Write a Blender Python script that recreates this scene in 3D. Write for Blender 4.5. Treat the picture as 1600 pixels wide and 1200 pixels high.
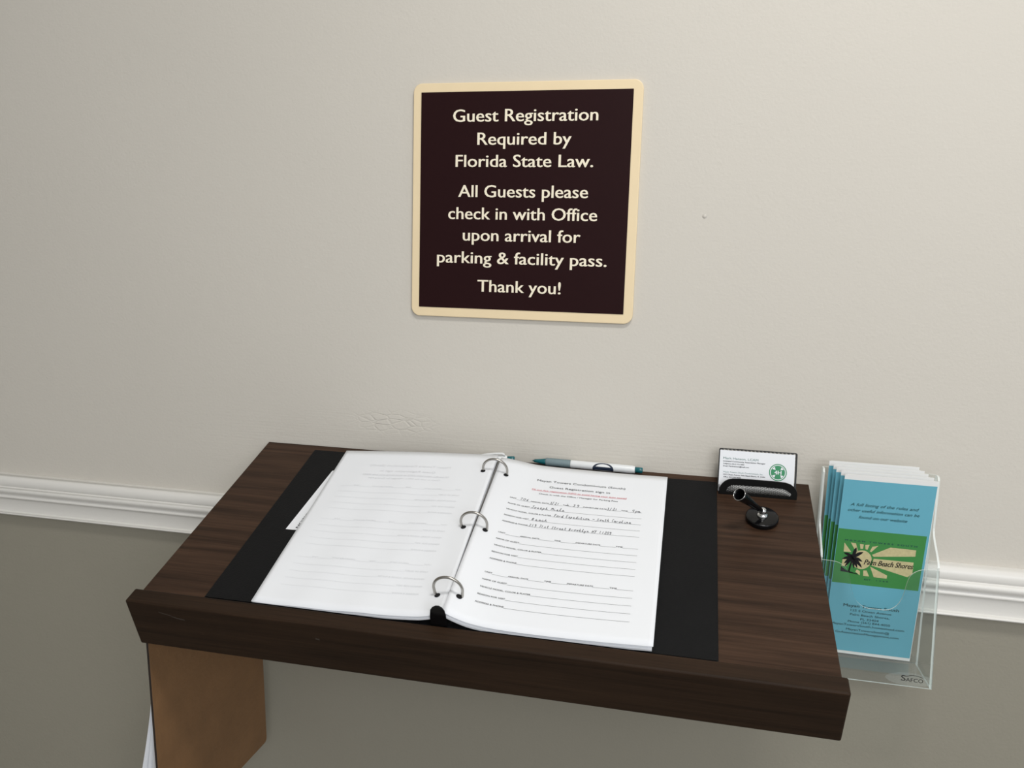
import bpy, bmesh, math, random
from mathutils import Vector, Matrix, Euler

for o in list(bpy.data.objects):
    bpy.data.objects.remove(o)
SC = bpy.context.scene
COL = SC.collection
random.seed(7)

# ------------------------------------------------------------------ camera, world, lights
F_PX = 1261.1
YAW, PITCH, ROLL = 0.2120, -0.14204, 0.02827
CAM = Vector((0.20021, -1.03761, 1.44346))
cam_d = bpy.data.cameras.new('camera')
cam_d.sensor_fit = 'HORIZONTAL'
cam_d.sensor_width = 36.0
cam_d.lens = 36.0 * F_PX / 1600.0
cam_d.clip_start = 0.02
cam = bpy.data.objects.new('camera', cam_d)
COL.objects.link(cam)
cy, sy, cp, sp = math.cos(YAW), math.sin(YAW), math.cos(PITCH), math.sin(PITCH)
f0 = Vector((-sy, cy, 0)); r0 = Vector((cy, sy, 0)); u0 = Vector((0, 0, 1))
f2 = f0 * cp + u0 * sp; u2 = u0 * cp - f0 * sp
cr, sr = math.cos(ROLL), math.sin(ROLL)
r3 = r0 * cr + u2 * sr; u3 = u2 * cr - r0 * sr
M = Matrix.Identity(4)
for i in range(3):
    M[i][0] = r3[i]; M[i][1] = u3[i]; M[i][2] = -f2[i]; M[i][3] = CAM[i]
cam.matrix_world = M
SC.camera = cam

world = bpy.data.worlds.new('world')
SC.world = world
world.use_nodes = True
wbg = world.node_tree.nodes['Background']
wbg.inputs['Color'].default_value = (0.96, 0.98, 1.0, 1)
wbg.inputs['Strength'].default_value = 0.60


def area(name, loc, aim, sx, sy_, watts, col):
    d = bpy.data.lights.new(name, 'AREA')
    d.shape = 'RECTANGLE'; d.size = sx; d.size_y = sy_
    d.energy = watts; d.color = col
    o = bpy.data.objects.new(name, d)
    COL.objects.link(o)
    o.location = loc
    o.rotation_euler = (Vector(aim) - Vector(loc)).to_track_quat('-Z', 'Y').to_euler()
    return o


area('ceiling_lamp', (0.42, -0.98, 2.62), (0.40, -0.75, 0.0), 0.45, 0.30, 14.5, (1.0, 0.975, 0.93))
area('front_fill', (1.25, -2.7, 2.1), (0.2, 0.0, 1.2), 1.8, 1.2, 31.0, (0.97, 0.98, 1.0))  # added frontal fill light, lifts the wall below the desk

SC.view_settings.view_transform = 'Standard'
SC.view_settings.look = 'None'
SC.view_settings.exposure = 0.0
SC.view_settings.gamma = 1.0
SC.view_settings.use_curve_mapping = False


# ------------------------------------------------------------------ materials
def new_mat(name):
    m = bpy.data.materials.new(name)
    m.use_nodes = True
    nt = m.node_tree
    return m, nt, nt.nodes['Principled BSDF']


def plain(name, col, rough=0.5, metal=0.0, spec=0.5, bump=0.0, bscale=400.0, vary=0.0, vscale=30.0):
    m, nt, b = new_mat(name)
    b.inputs['Base Color'].default_value = (*col, 1)
    b.inputs['Roughness'].default_value = rough
    b.inputs['Metallic'].default_value = metal
    b.inputs['Specular IOR Level'].default_value = spec
    tc = nt.nodes.new('ShaderNodeTexCoord')
    if vary:
        n = nt.nodes.new('ShaderNodeTexNoise'); n.inputs['Scale'].default_value = vscale
        n.inputs['Detail'].default_value = 5
        nt.links.new(tc.outputs['Object'], n.inputs['Vector'])
        mr = nt.nodes.new('ShaderNodeMapRange')
        mr.inputs['To Min'].default_value = 1 - vary; mr.inputs['To Max'].default_value = 1 + vary
        nt.links.new(n.outputs['Fac'], mr.inputs['Value'])
        mx = nt.nodes.new('ShaderNodeMix'); mx.data_type = 'RGBA'; mx.blend_type = 'MULTIPLY'
        mx.inputs['Factor'].default_value = 1
        mx.inputs['A'].default_value = (*col, 1)
        nt.links.new(mr.outputs['Result'], mx.inputs['B'])
        nt.links.new(mx.outputs['Result'], b.inputs['Base Color'])
    if bump:
        n = nt.nodes.new('ShaderNodeTexNoise'); n.inputs['Scale'].default_value = bscale
        n.inputs['Detail'].default_value = 3
        nt.links.new(tc.outputs['Object'], n.inputs['Vector'])
        bp = nt.nodes.new('ShaderNodeBump'); bp.inputs['Strength'].default_value = bump
        bp.inputs['Distance'].default_value = 0.0006
        nt.links.new(n.outputs['Fac'], bp.inputs['Height'])
        nt.links.new(bp.outputs['Normal'], b.inputs['Normal'])
    return m


def wood(name, c1, c2, rough=0.45, along='X'):
    m, nt, b = new_mat(name)
    tc = nt.nodes.new('ShaderNodeTexCoord')
    mp = nt.nodes.new('ShaderNodeMapping')
    mp.inputs['Scale'].default_value = (2.2, 60, 60)
    nt.links.new(tc.outputs['Object'], mp.inputs['Vector'])
    n1 = nt.nodes.new('ShaderNodeTexNoise'); n1.inputs['Scale'].default_value = 1.6
    n1.inputs['Detail'].default_value = 8; n1.inputs['Roughness'].default_value = 0.65
    n1.inputs['Distortion'].default_value = 0.4
    nt.links.new(mp.outputs['Vector'], n1.inputs['Vector'])
    mp2 = nt.nodes.new('ShaderNodeMapping'); mp2.inputs['Scale'].default_value = (9, 420, 420)
    nt.links.new(tc.outputs['Object'], mp2.inputs['Vector'])
    n2 = nt.nodes.new('ShaderNodeTexNoise'); n2.inputs['Scale'].default_value = 1.0; n2.inputs['Detail'].default_value = 3
    nt.links.new(mp2.outputs['Vector'], n2.inputs['Vector'])
    ad = nt.nodes.new('ShaderNodeMath'); ad.operation = 'MULTIPLY_ADD'
    ad.inputs[1].default_value = 0.35
    nt.links.new(n2.outputs['Fac'], ad.inputs[0]); nt.links.new(n1.outputs['Fac'], ad.inputs[2])
    rp = nt.nodes.new('ShaderNodeValToRGB')
    rp.color_ramp.elements[0].position = 0.45; rp.color_ramp.elements[0].color = (*c1, 1)
    rp.color_ramp.elements[1].position = 0.88; rp.color_ramp.elements[1].color = (*c2, 1)
    nt.links.new(ad.outputs['Value'], rp.inputs['Fac'])
    nt.links.new(rp.outputs['Color'], b.inputs['Base Color'])
    b.inputs['Roughness'].default_value = rough
    b.inputs['Specular IOR Level'].default_value = 0.14
    bp = nt.nodes.new('ShaderNodeBump'); bp.inputs['Strength'].default_value = 0.12
    bp.inputs['Distance'].default_value = 0.0004
    nt.links.new(n2.outputs['Fac'], bp.inputs['Height'])
    nt.links.new(bp.outputs['Normal'], b.inputs['Normal'])
    return m


def wall_mat(name, col):
    m, nt, b = new_mat(name)
    b.inputs['Roughness'].default_value = 0.55
    b.inputs['Specular IOR Level'].default_value = 0.25
    L = nt.links.new
    tc = nt.nodes.new('ShaderNodeTexCoord')

    def noise(scale, detail=3, sc=None, rough=0.5):
        n = nt.nodes.new('ShaderNodeTexNoise'); n.inputs['Scale'].default_value = scale
        n.inputs['Detail'].default_value = detail; n.inputs['Roughness'].default_value = rough
        if sc:
            mp = nt.nodes.new('ShaderNodeMapping'); mp.inputs['Scale'].default_value = sc
            L(tc.outputs['Object'], mp.inputs['Vector']); L(mp.outputs['Vector'], n.inputs['Vector'])
        else:
            L(tc.outputs['Object'], n.inputs['Vector'])
        return n.outputs['Fac']

    def math_(op, a, b_, c=None):
        n = nt.nodes.new('ShaderNodeMath'); n.operation = op
        for i, v in enumerate((a, b_, c)):
            if v is None: continue
            if isinstance(v, (int, float)): n.inputs[i].default_value = v
            else: L(v, n.inputs[i])
        return n.outputs[0]

    # slight patchiness of the paint
    patch = noise(2.2, 2)
    mr = nt.nodes.new('ShaderNodeMapRange'); mr.inputs['To Min'].default_value = 0.965; mr.inputs['To Max'].default_value = 1.035
    L(patch, mr.inputs['Value'])
    mx = nt.nodes.new('ShaderNodeMix'); mx.data_type = 'RGBA'; mx.blend_type = 'MULTIPLY'
    mx.inputs['Factor'].default_value = 1; mx.inputs['A'].default_value = (*col, 1)
    L(mr.outputs['Result'], mx.inputs['B']); L(mx.outputs['Result'], b.inputs['Base Color'])
    # roller texture + brush strokes low on the wall + cracked filler
    h = math_('ADD', math_('MULTIPLY', noise(260, 2), 0.5), math_('MULTIPLY', noise(70, 3), 0.5))
    sep = nt.nodes.new('ShaderNodeSeparateXYZ'); L(tc.outputs['Object'], sep.inputs[0])
    low = nt.nodes.new('ShaderNodeMapRange'); low.interpolation_type = 'SMOOTHSTEP'
    low.inputs['From Min'].default_value = 1.27; low.inputs['From Max'].default_value = 1.20
    L(sep.outputs['Z'], low.inputs['Value'])
    wid = nt.nodes.new('ShaderNodeMapRange'); wid.interpolation_type = 'SMOOTHSTEP'
    wid.inputs['From Min'].default_value = 0.62; wid.inputs['From Max'].default_value = 0.32
    L(math_('ABSOLUTE', sep.outputs['X'], None), wid.inputs['Value'])
    upz = nt.nodes.new('ShaderNodeMapRange'); upz.inputs['From Min'].default_value = 1.13; upz.inputs['From Max'].default_value = 1.16
    L(sep.outputs['Z'], upz.inputs['Value'])
    lowm = math_('MULTIPLY', math_('MULTIPLY', low.outputs['Result'], wid.outputs['Result']), upz.outputs['Result'])
    strokes = math_('MULTIPLY', noise(1.0, 4, (7, 1, 330)), lowm)
    h = math_('MULTIPLY_ADD', strokes, 0.7, h)
    # crack patch
    dx = math_('DIVIDE', math_('ADD', sep.outputs['X'], 0.190), 0.075)
    dz = math_('DIVIDE', math_('SUBTRACT', sep.outputs['Z'], 1.228), 0.020)
    r2 = math_('ADD', math_('MULTIPLY', dx, dx), math_('MULTIPLY', dz, dz))
    msk = math_('MAXIMUM', math_('SUBTRACT', 1.0, r2), 0.0)
    vo = nt.nodes.new('ShaderNodeTexVoronoi'); vo.feature = 'DISTANCE_TO_EDGE'; vo.inputs['Scale'].default_value = 85
    wob = nt.nodes.new('ShaderNodeMapping'); wob.inputs['Scale'].default_value = (0.6, 1, 1.6)
    L(tc.outputs['Object'], wob.inputs['Vector']); L(wob.outputs['Vector'], vo.inputs['Vector'])
    cr_ = math_('MULTIPLY', math_('SUBTRACT', 1.0, math_('MINIMUM', math_('MULTIPLY', vo.outputs['Distance'], 9.0), 1.0)), msk)
    h = math_('MULTIPLY_ADD', math_('MULTIPLY', cr_, noise(40, 3)), -1.8, h)
    # little paint lump right of the sign
    for (px, pz, rr, amp) in ((0.2129, 1.5136, 0.0028, 3.0),):
        ex = math_('DIVIDE', math_('SUBTRACT', sep.outputs['X'], px), rr)
        ez = math_('DIVIDE', math_('SUBTRACT', sep.outputs['Z'], pz), rr)
        q = math_('ADD', math_('MULTIPLY', ex, ex), math_('MULTIPLY', ez, ez))
        h = math_('MULTIPLY_ADD', math_('MAXIMUM', math_('SUBTRACT', 1.0, q), 0.0), amp, h)
    bp = nt.nodes.new('ShaderNodeBump'); bp.inputs['Strength'].default_value = 0.7
    bp.inputs['Distance'].default_value = 0.0007
    L(h, bp.inputs['Height']); L(bp.outputs['Normal'], b.inputs['Normal'])
    return m


def acrylic(name):
    m, nt, b = new_mat(name)
    nt.nodes.remove(b)
    out = nt.nodes['Material Output']
    t = nt.nodes.new('ShaderNodeBsdfTransparent'); t.inputs['Color'].default_value = (0.95, 0.965, 0.96, 1)
    g = nt.nodes.new('ShaderNodeBsdfGlossy'); g.inputs['Roughness'].default_value = 0.06
    g.inputs['Color'].default_value = (0.95, 0.97, 1, 1)
    fr = nt.nodes.new('ShaderNodeFresnel'); fr.inputs['IOR'].default_value = 1.49
    nz = nt.nodes.new('ShaderNodeTexNoise'); nz.inputs['Scale'].default_value = 18
    tc = nt.nodes.new('ShaderNodeTexCoord'); nt.links.new(tc.outputs['Object'], nz.inputs['Vector'])
    bp = nt.nodes.new('ShaderNodeBump'); bp.inputs['Strength'].default_value = 0.15; bp.inputs['Distance'].default_value = 0.001
    nt.links.new(nz.outputs['Fac'], bp.inputs['Height']); nt.links.new(bp.outputs['Normal'], g.inputs['Normal'])
    mx = nt.nodes.new('ShaderNodeMixShader')
    ge = nt.nodes.new('ShaderNodeNewGeometry')
    inv_ = nt.nodes.new('ShaderNodeMath'); inv_.operation = 'SUBTRACT'; inv_.inputs[0].default_value = 1.0
    nt.links.new(ge.outputs['Backfacing'], inv_.inputs[1])
    mu = nt.nodes.new('ShaderNodeMath'); mu.operation = 'MULTIPLY'; mu.use_clamp = True
    nt.links.new(fr.outputs[0], mu.inputs[0]); nt.links.new(inv_.outputs[0], mu.inputs[1])
    nt.links.new(mu.outputs[0], mx.inputs[0]); nt.links.new(t.outputs[0], mx.inputs[1]); nt.links.new(g.outputs[0], mx.inputs[2])
    nt.links.new(mx.outputs[0], out.inputs['Surface'])
    return m


def sawn(name, mixf=0.35):
    m, nt, b = new_mat(name)
    b.inputs['Base Color'].default_value = (0.86, 0.91, 0.89, 1)
    b.inputs['Roughness'].default_value = 0.3
    out = nt.nodes['Material Output']
    t = nt.nodes.new('ShaderNodeBsdfTransparent'); t.inputs['Color'].default_value = (0.92, 0.95, 0.94, 1)
    mx = nt.nodes.new('ShaderNodeMixShader'); mx.inputs[0].default_value = mixf
    nt.links.new(b.outputs[0], mx.inputs[1]); nt.links.new(t.outputs[0], mx.inputs[2])
    nt.links.new(mx.outputs[0], out.inputs['Surface'])
    return m


MAT = {}
MAT['wall_up'] = wall_mat('warm_grey_wall_paint', (0.585, 0.555, 0.500))
MAT['wall_low'] = wall_mat('taupe_wall_paint', (0.285, 0.268, 0.218))
MAT['trim'] = plain('white_semi_gloss_paint', (0.74, 0.725, 0.69), 0.35, bump=0.25, bscale=160)
MAT['ceiling'] = plain('white_ceiling_paint', (0.8, 0.8, 0.78), 0.8, bump=0.3)
MAT['floor'] = plain('pale_floor', (0.33, 0.315, 0.285), 0.95, bump=1.0, bscale=300, vary=0.2)
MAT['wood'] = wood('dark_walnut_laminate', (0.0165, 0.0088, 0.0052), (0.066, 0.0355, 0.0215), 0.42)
MAT['wood_shaded'] = wood('shaded_walnut_lip', (0.0125, 0.0068, 0.0036), (0.034, 0.0185, 0.0100), 0.55)  # same laminate as the desktop, with shade put into a darker colour
MAT['scuff'] = plain('pale_scuff', (0.060, 0.048, 0.040), 0.7, spec=0.1)
MAT['board'] = plain('brown_hardboard', (0.20, 0.105, 0.045), 0.5, bump=1.0, bscale=110, vary=0.22, vscale=22)
MAT['board_edge'] = plain('dark_hardboard_edge', (0.018, 0.010, 0.006), 0.7)
MAT['paper'] = plain('white_copy_paper', (0.79, 0.81, 0.845), 0.75, spec=0.2, bump=0.06, bscale=25)
MAT['ink'] = plain('black_print', (0.012, 0.012, 0.014), 0.7, spec=0.2)
MAT['red'] = plain('red_print', (0.60, 0.10, 0.13), 0.7, spec=0.2)
MAT['ghost'] = plain('show_through_print', (0.66, 0.675, 0.70), 0.75, spec=0.2)
MAT['line'] = plain('grey_print', (0.10, 0.10, 0.105), 0.7, spec=0.2)
MAT['pen_ink'] = plain('blue_black_pen_ink', (0.012, 0.013, 0.022), 0.6)
MAT['vinyl'] = plain('black_vinyl', (0.0058, 0.0060, 0.0066), 0.55, spec=0.13, bump=0.5, bscale=700, vary=0.15)
MAT['gloss_black'] = plain('gloss_black_plastic', (0.0035, 0.0035, 0.004), 0.16, spec=0.3, vary=0.05)
MAT['steel'] = plain('nickel_plated_steel', (0.40, 0.385, 0.36), 0.26, 1.0, vary=0.08)
MAT['chrome'] = plain('chrome', (0.72, 0.73, 0.73), 0.12, 1.0)
MAT['cream'] = plain('cream_sign_enamel', (0.79, 0.645, 0.42), 0.42, spec=0.35, vary=0.03)
MAT['letter'] = plain('cream_lettering', (0.86, 0.78, 0.62), 0.5, spec=0.3)
MAT['maroon'] = plain('dark_maroon_sign_face', (0.0165, 0.0040, 0.0046), 0.5, spec=0.10, vary=0.05)
MAT['teal'] = plain('teal_pen_plastic', (0.008, 0.115, 0.135), 0.25, vary=0.04)
MAT['grip'] = plain('grey_blue_pen_grip', (0.17, 0.235, 0.255), 0.6, bump=0.2)
MAT['pen_white'] = plain('white_pen_plastic', (0.74, 0.76, 0.77), 0.25, vary=0.02)
MAT['navy'] = plain('navy_print', (0.010, 0.020, 0.045), 0.5)
MAT['acrylic'] = acrylic('clear_acrylic')
MAT['acrylic_edge'] = sawn('sawn_acrylic_edge', 0.30)
MAT['sticker'] = sawn('frosted_clear_sticker', 0.90)
MAT['blue'] = plain('light_blue_print', (0.135, 0.415, 0.53), 0.45, spec=0.35, vary=0.03)
MAT['green'] = plain('leaf_green_print', (0.050, 0.245, 0.062), 0.45, spec=0.35, vary=0.06)
MAT['sand'] = plain('sand_print', (0.56, 0.50, 0.27), 0.5, vary=0.25, vscale=260)
MAT['dark_green'] = plain('dark_teal_print', (0.008, 0.060, 0.062), 0.6)
MAT['leaf_paper'] = plain('white_leaflet_paper', (0.80, 0.80, 0.79), 0.6, spec=0.3)
MAT['card_green'] = plain('emblem_green_print', (0.025, 0.24, 0.10), 0.55)
MAT['card_grey'] = plain('grey_green_print', (0.16, 0.26, 0.24), 0.6)
MAT['mesh'] = plain('black_wire_mesh', (0.30, 0.30, 0.29), 0.38, 0.85)
MAT['dark_metal'] = plain('black_powder_coat', (0.010, 0.0105, 0.0105), 0.42, spec=0.3, vary=0.1)


# ------------------------------------------------------------------ builders
def tag(o, label=None, cat=None, group=None, kind=None):
    if label: o['label'] = label
    if cat: o['category'] = cat
    if group: o['group'] = group
    if kind: o['kind'] = kind
    return o


def empty(name, loc=(0, 0, 0), rot=(0, 0, 0)):
    o = bpy.data.objects.new(name, None)
    o.empty_display_size = 0.02
    COL.objects.link(o)
    o.location = loc; o.rotation_euler = rot
    return o


class MB:
    """collects geometry of ONE mesh object; slots are material keys"""
    def __init__(self, off=(0, 0, 0)):
        self.v = []; self.f = []; self.m = []; self.sm = []; self.slots = []; self.off = Vector(off)

    def slot(self, k):
        if k not in self.slots: self.slots.append(k)
        return self.slots.index(k)

    def add(self, verts, faces, k, smooth=False):
        b = len(self.v)
        self.v += [Vector(p) - self.off for p in verts]
        s = self.slot(k)
        for f in faces:
            self.f.append([b + i for i in f]); self.m.append(s); self.sm.append(smooth)

    def box(self, lo, hi, k):
        x0, y0, z0 = lo; x1, y1, z1 = hi
        v = [(x0, y0, z0), (x1, y0, z0), (x1, y1, z0), (x0, y1, z0), (x0, y0, z1), (x1, y0, z1), (x1, y1, z1), (x0, y1, z1)]
        self.add(v, [(3, 2, 1, 0), (4, 5, 6, 7), (0, 1, 5, 4), (1, 2, 6, 5), (2, 3, 7, 6), (3, 0, 4, 7)], k)

    def prism(self, pts, fn, d0, d1, k, kside=None, smooth_side=False):
        """2-D outline pts, fn(a, b, d) -> 3-D; extruded from d0 to d1"""
        n = len(pts)
        self.add([fn(a, b, d0) for a, b in pts], [list(range(n))[::-1]], k)
        self.add([fn(a, b, d1) for a, b in pts], [list(range(n))], k)
        v = [fn(a, b, d0) for a, b in pts] + [fn(a, b, d1) for a, b in pts]
        self.add(v, [(i, (i + 1) % n, n + (i + 1) % n, n + i) for i in range(n)], kside or k, smooth_side)

    def tube(self, path, rad, k, n=12, caps=True, flat=1.0):
        path = [Vector(p) for p in path]
        if not isinstance(rad, (list, tuple)): rad = [rad] * len(path)
        t0 = (path[1] - path[0]).normalized()
        up = Vector((0, 0, 1)) if abs(t0.z) < 0.9 else Vector((1, 0, 0))
        a = t0.cross(up).normalized()
        V = []
        for i, p in enumerate(path):
            t = (path[min(i + 1, len(path) - 1)] - path[max(i - 1, 0)]).normalized()
            a = (a - t * a.dot(t)).normalized(); b = t.cross(a)
            for j in range(n):
                q = 2 * math.pi * j / n
                V.append(p + (a * math.cos(q) + b * math.sin(q) * flat) * rad[i])
        Fs = []
        for i in range(len(path) - 1):
            for j in range(n):
                Fs.append((i * n + j, i * n + (j + 1) % n, (i + 1) * n + (j + 1) % n, (i + 1) * n + j))
        self.add(V, Fs, k, True)
        if caps:
            self.add(V[:n], [list(range(n))[::-1]], k)
            self.add(V[-n:], [list(range(n))], k)

    def lathe(self, base, axis, prof, k, n=40):
        """prof: (radius, height) along axis from base"""
        axis = Vector(axis).normalized(); base = Vector(base)
        up = Vector((0, 0, 1)) if abs(axis.z) < 0.9 else Vector((1, 0, 0))
        a = axis.cross(up).normalized(); b = axis.cross(a)
        V = []; m = len(prof)
        for r, h in prof:
            for j in range(n):
                q = 2 * math.pi * j / n
                V.append(base + axis * h + (a * math.cos(q) + b * math.sin(q)) * max(r, 1e-6))
        Fs = [(i * n + j, i * n + (j + 1) % n, (i + 1) * n + (j + 1) % n, (i + 1) * n + j) for i in range(m - 1) for j in range(n)]
        self.add(V, Fs, k, True)

    def build(self, name, parent=None, bevel=0.0, seg=2, autos=True):
        me = bpy.data.meshes.new(name)
        me.from_pydata([tuple(p) for p in self.v], [], self.f)
        for s in self.slots: me.materials.append(MAT[s])
        me.polygons.foreach_set('material_index', self.m)
        me.polygons.foreach_set('use_smooth', self.sm)
        bm = bmesh.new(); bm.from_mesh(me)
        bmesh.ops.remove_doubles(bm, verts=bm.verts, dist=1e-7)
        bmesh.ops.recalc_face_normals(bm, faces=bm.faces)
        bm.to_mesh(me); bm.free()
        me.update()
        o = bpy.data.objects.new(name, me)
        COL.objects.link(o)
        if parent: o.parent = parent
        if bevel:
            md = o.modifiers.new('bevel', 'BEVEL'); md.width = bevel; md.segments = seg
            md.limit_method = 'ANGLE'; md.angle_limit = math.radians(40)
        return o


_txt = {}


def text2d(body, bold=0.0, shear=0.0):
    """outline of a line of type as (verts, faces, xmin, xmax) in em units (cap height 0.682)"""
    key = (body, bold, shear)
    if key in _txt: return _txt[key]
    c = bpy.data.curves.new('tmp_type', 'FONT')
    c.body = body; c.offset = bold; c.shear = shear; c.resolution_u = 3; c.fill_mode = 'FRONT'
    o = bpy.data.objects.new('tmp_type', c)
    COL.objects.link(o)
    bpy.context.view_layer.update()
    me = bpy.data.meshes.new_from_object(o.evaluated_get(bpy.context.evaluated_depsgraph_get()))
    vs = [(v.co.x, v.co.y) for v in me.vertices]
    fs = [tuple(p.vertices) for p in me.polygons]
    bpy.data.objects.remove(o); bpy.data.curves.remove(c); bpy.data.meshes.remove(me)
    xs = [p[0] for p in vs]
    _txt[key] = (vs, fs, min(xs), max(xs))
    return _txt[key]


def put_text(mb, body, x0, x1, base, cap, fn, k, bold=0.0, shear=0.0):
    """fit the line between x0 and x1 on baseline `base` (2-D: x right, y up), fn(x, y) -> 3-D"""
    vs, fs, a, b = text2d(body, 0.0, shear)
    s = (x1 - x0) / (b - a); t = cap / 0.682
    for e in ((-bold, bold) if bold else (0.0,)):      # a bolder cut: the same outlines set twice, a hair apart
        V = [Vector(fn(x0 + (x - a + e) * s, base + y * t)) for x, y in vs]
        if e > 0:
            q = Vector(fn(x0, base)); nn = (Vector(fn(x0 + .001, base)) - q).cross(Vector(fn(x0, base + .001)) - q).normalized() * 0.00005
            V = [p + nn for p in V]
        mb.add(V, fs, k)


def ribbon(mb, pts, w, fn, k):
    """a pen stroke / ruled line of width w along 2-D pts"""
    V = []
    n = len(pts)
    for i, (x, y) in enumerate(pts):
        xa, ya = pts[max(i - 1, 0)]; xb, yb = pts[min(i + 1, n - 1)]
        dx, dy = xb - xa, yb - ya; l = math.hypot(dx, dy) or 1
        V.append(fn(x - dy / l * w / 2, y + dx / l * w / 2)); V.append(fn(x + dy / l * w / 2, y - dx / l * w / 2))
    mb.add(V, [(2 * i, 2 * i + 1, 2 * i + 3, 2 * i + 2) for i in range(n - 1)], k)


def rrect(x0, y0, x1, y1, r, n=8):
    P = []
    for cx, cy_, q in ((x1 - r, y1 - r, 0), (x0 + r, y1 - r, 1), (x0 + r, y0 + r, 2), (x1 - r, y0 + r, 3)):
        for i in range(n + 1):
            t = (q + i / n) * math.pi / 2
            P.append((cx + r * math.cos(t), cy_ + r * math.sin(t)))
    return P


def lerp_tab(tab, x):
    if x <= tab[0][0]: return tab[0][1]
    for (xa, ha), (xb, hb) in zip(tab, tab[1:]):
        if x <= xb:
            t = (x - xa) / (xb - xa)
            return ha + (hb - ha) * t
    return tab[-1][1]


def smooth_tab(tab, n=60):
    """Catmull-Rom resampling of a height profile"""
    out = []
    for i in range(len(tab) - 1):
        p0 = tab[max(i - 1, 0)]; p1 = tab[i]; p2 = tab[i + 1]; p3 = tab[min(i + 2, len(tab) - 1)]
        m1 = (p2[1] - p0[1]) / (p2[0] - p0[0]); m2 = (p3[1] - p1[1]) / (p3[0] - p1[0])
        d = p2[0] - p1[0]
        for j in range(8):
            t = j / 8
            h = ((2 * t**3 - 3 * t**2 + 1) * p1[1] + (t**3 - 2 * t**2 + t) * d * m1 + (-2 * t**3 + 3 * t**2) * p2[1] + (t**3 - t**2) * d * m2)
            out.append((p1[0] + d * t, h))
    out.append(tab[-1])
    return out


# ------------------------------------------------------------------ the room
WX0, WX1 = -2.6, 2.6
mb = MB()
mb.box((WX0, 0.0, 1.07), (WX1, 0.1, 2.7), 'wall_up')
mb.box((WX0, 0.0, 0.0), (WX1, 0.1, 1.07), 'wall_low')
tag(mb.build('wall_back'), kind='structure')
mb = MB(); mb.box((WX0, -4.0, -0.1), (WX1, 0.1, 0.0), 'floor'); tag(mb.build('floor'), kind='structure')
mb = MB(); mb.box((WX0, -4.0, 2.7), (WX1, 0.1, 2.8), 'ceiling'); tag(mb.build('ceiling'), kind='structure')
mb = MB(); mb.box((WX0 - 0.1, -4.0, 0.0), (WX0, 0.1, 2.7), 'wall_up'); tag(mb.build('wall_left_blocker'), kind='structure')  # unseen left wall, added to block world light from that side

# chair rail: moulded profile (depth from wall, height from the rail's bottom), extruded along x
RZ1, RZ0 = 1.1044, 1.0403
prof = [(0.0, 0.0)]
prof += [(0.0105, 0.0), (0.0128, 0.0008), (0.0138, 0.0024), (0.0130, 0.0040), (0.0108, 0.0050)]          # lower bead
prof += [(0.0088 + 0.0040 * (i / 8) ** 2.2, 0.0058 + 0.0215 * i / 8) for i in range(9)]                    # cove
prof += [(0.0140, 0.0278), (0.0146, 0.0296), (0.0140, 0.0312), (0.0132, 0.0322)]                          # small step bead
prof += [(0.0136, 0.0345), (0.0162, 0.0362), (0.0182, 0.0392), (0.0186, 0.0420), (0.0172, 0.0446), (0.0150, 0.0458)]  # big bead
prof += [(0.0142, 0.0468), (0.0150, 0.0480), (0.0160, 0.0500), (0.0158, 0.0560), (0.0140, 0.0605), (0.0105, 0.0630), (0.0060, 0.0641), (0.0, 0.0641)]
mb = MB()
mb.prism(prof, lambda a, b, d: (d, -a, RZ0 + b), WX0, WX1, 'trim', smooth_side=False)
o = mb.build('trim_1'); tag(o, 'white moulded chair rail running along the wall', kind='structure')
for p in o.data.polygons: p.use_smooth = len(p.vertices) == 4
md = o.modifiers.new('edges', 'EDGE_SPLIT'); md.split_angle = math.radians(50)

# ------------------------------------------------------------------ sign on the wall
SX, SZ, SW, SH = -0.16295, 1.67624, 0.29446, 0.29852
sign = empty('wall_sign', (SX + SW / 2, 0, SZ - SH))
tag(sign, 'square cream-edged dark maroon guest registration sign on the wall', 'sign')
off = sign.location
sf = lambda x, y, d: (SX + x, -d, SZ - SH + y)
mb = MB(off); mb.prism(rrect(0, 0, SW, SH, 0.0115), sf, 0.0, 0.0050, 'cream')
mb.build('backing_plate', sign, bevel=0.0009)
mb = MB(off); B = 0.0108; mb.prism(rrect(B, B + 0.0012, SW - B - 0.001, SH - B - 0.0006, 0.0004, 2), sf, 0.0049, 0.0056, 'maroon')
mb.build('face_panel', sign)
lines = [('Guest Registration', .0542, .2404, .0485), ('Required by', .0870, .2080, .0772), ('Florida State Law.', .0586, .2364, .1048),
         ('All Guests please', .0629, .2315, .1427), ('check in with Office', .0498, .2442, .1709), ('upon arrival for', .0701, .2241, .1983),
         ('parking & facility pass.', .0354, .2585, .2274), ('Thank you!', .0913, .2012, .2638)]
for body, a, b, base in lines:
    mb = MB(off)
    put_text(mb, body, a, b, SH - base, 0.0151, lambda x, y: sf(x, y, 0.0060), 'letter', bold=0.014)
    mb.build('lettering', sign)

# ------------------------------------------------------------------ desk frame of reference
A = 0.37443
CA, SA = math.cos(A), math.sin(A)
O0 = Vector((0, -0.002, 1.18773))
MD = Matrix.Translation(O0) @ Matrix.Rotation(A, 4, 'X')
ROT = (A, 0, 0)


def Lc(x, v, h):          # desk-local: x along the wall, v down the slope, h above the desktop
    return Vector((x, -v, h))


def desk_thing(name, x, v, h=0.0):
    o = empty(name, MD @ Lc(x, v, h), ROT)
    return o, Lc(x, v, h)


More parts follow.
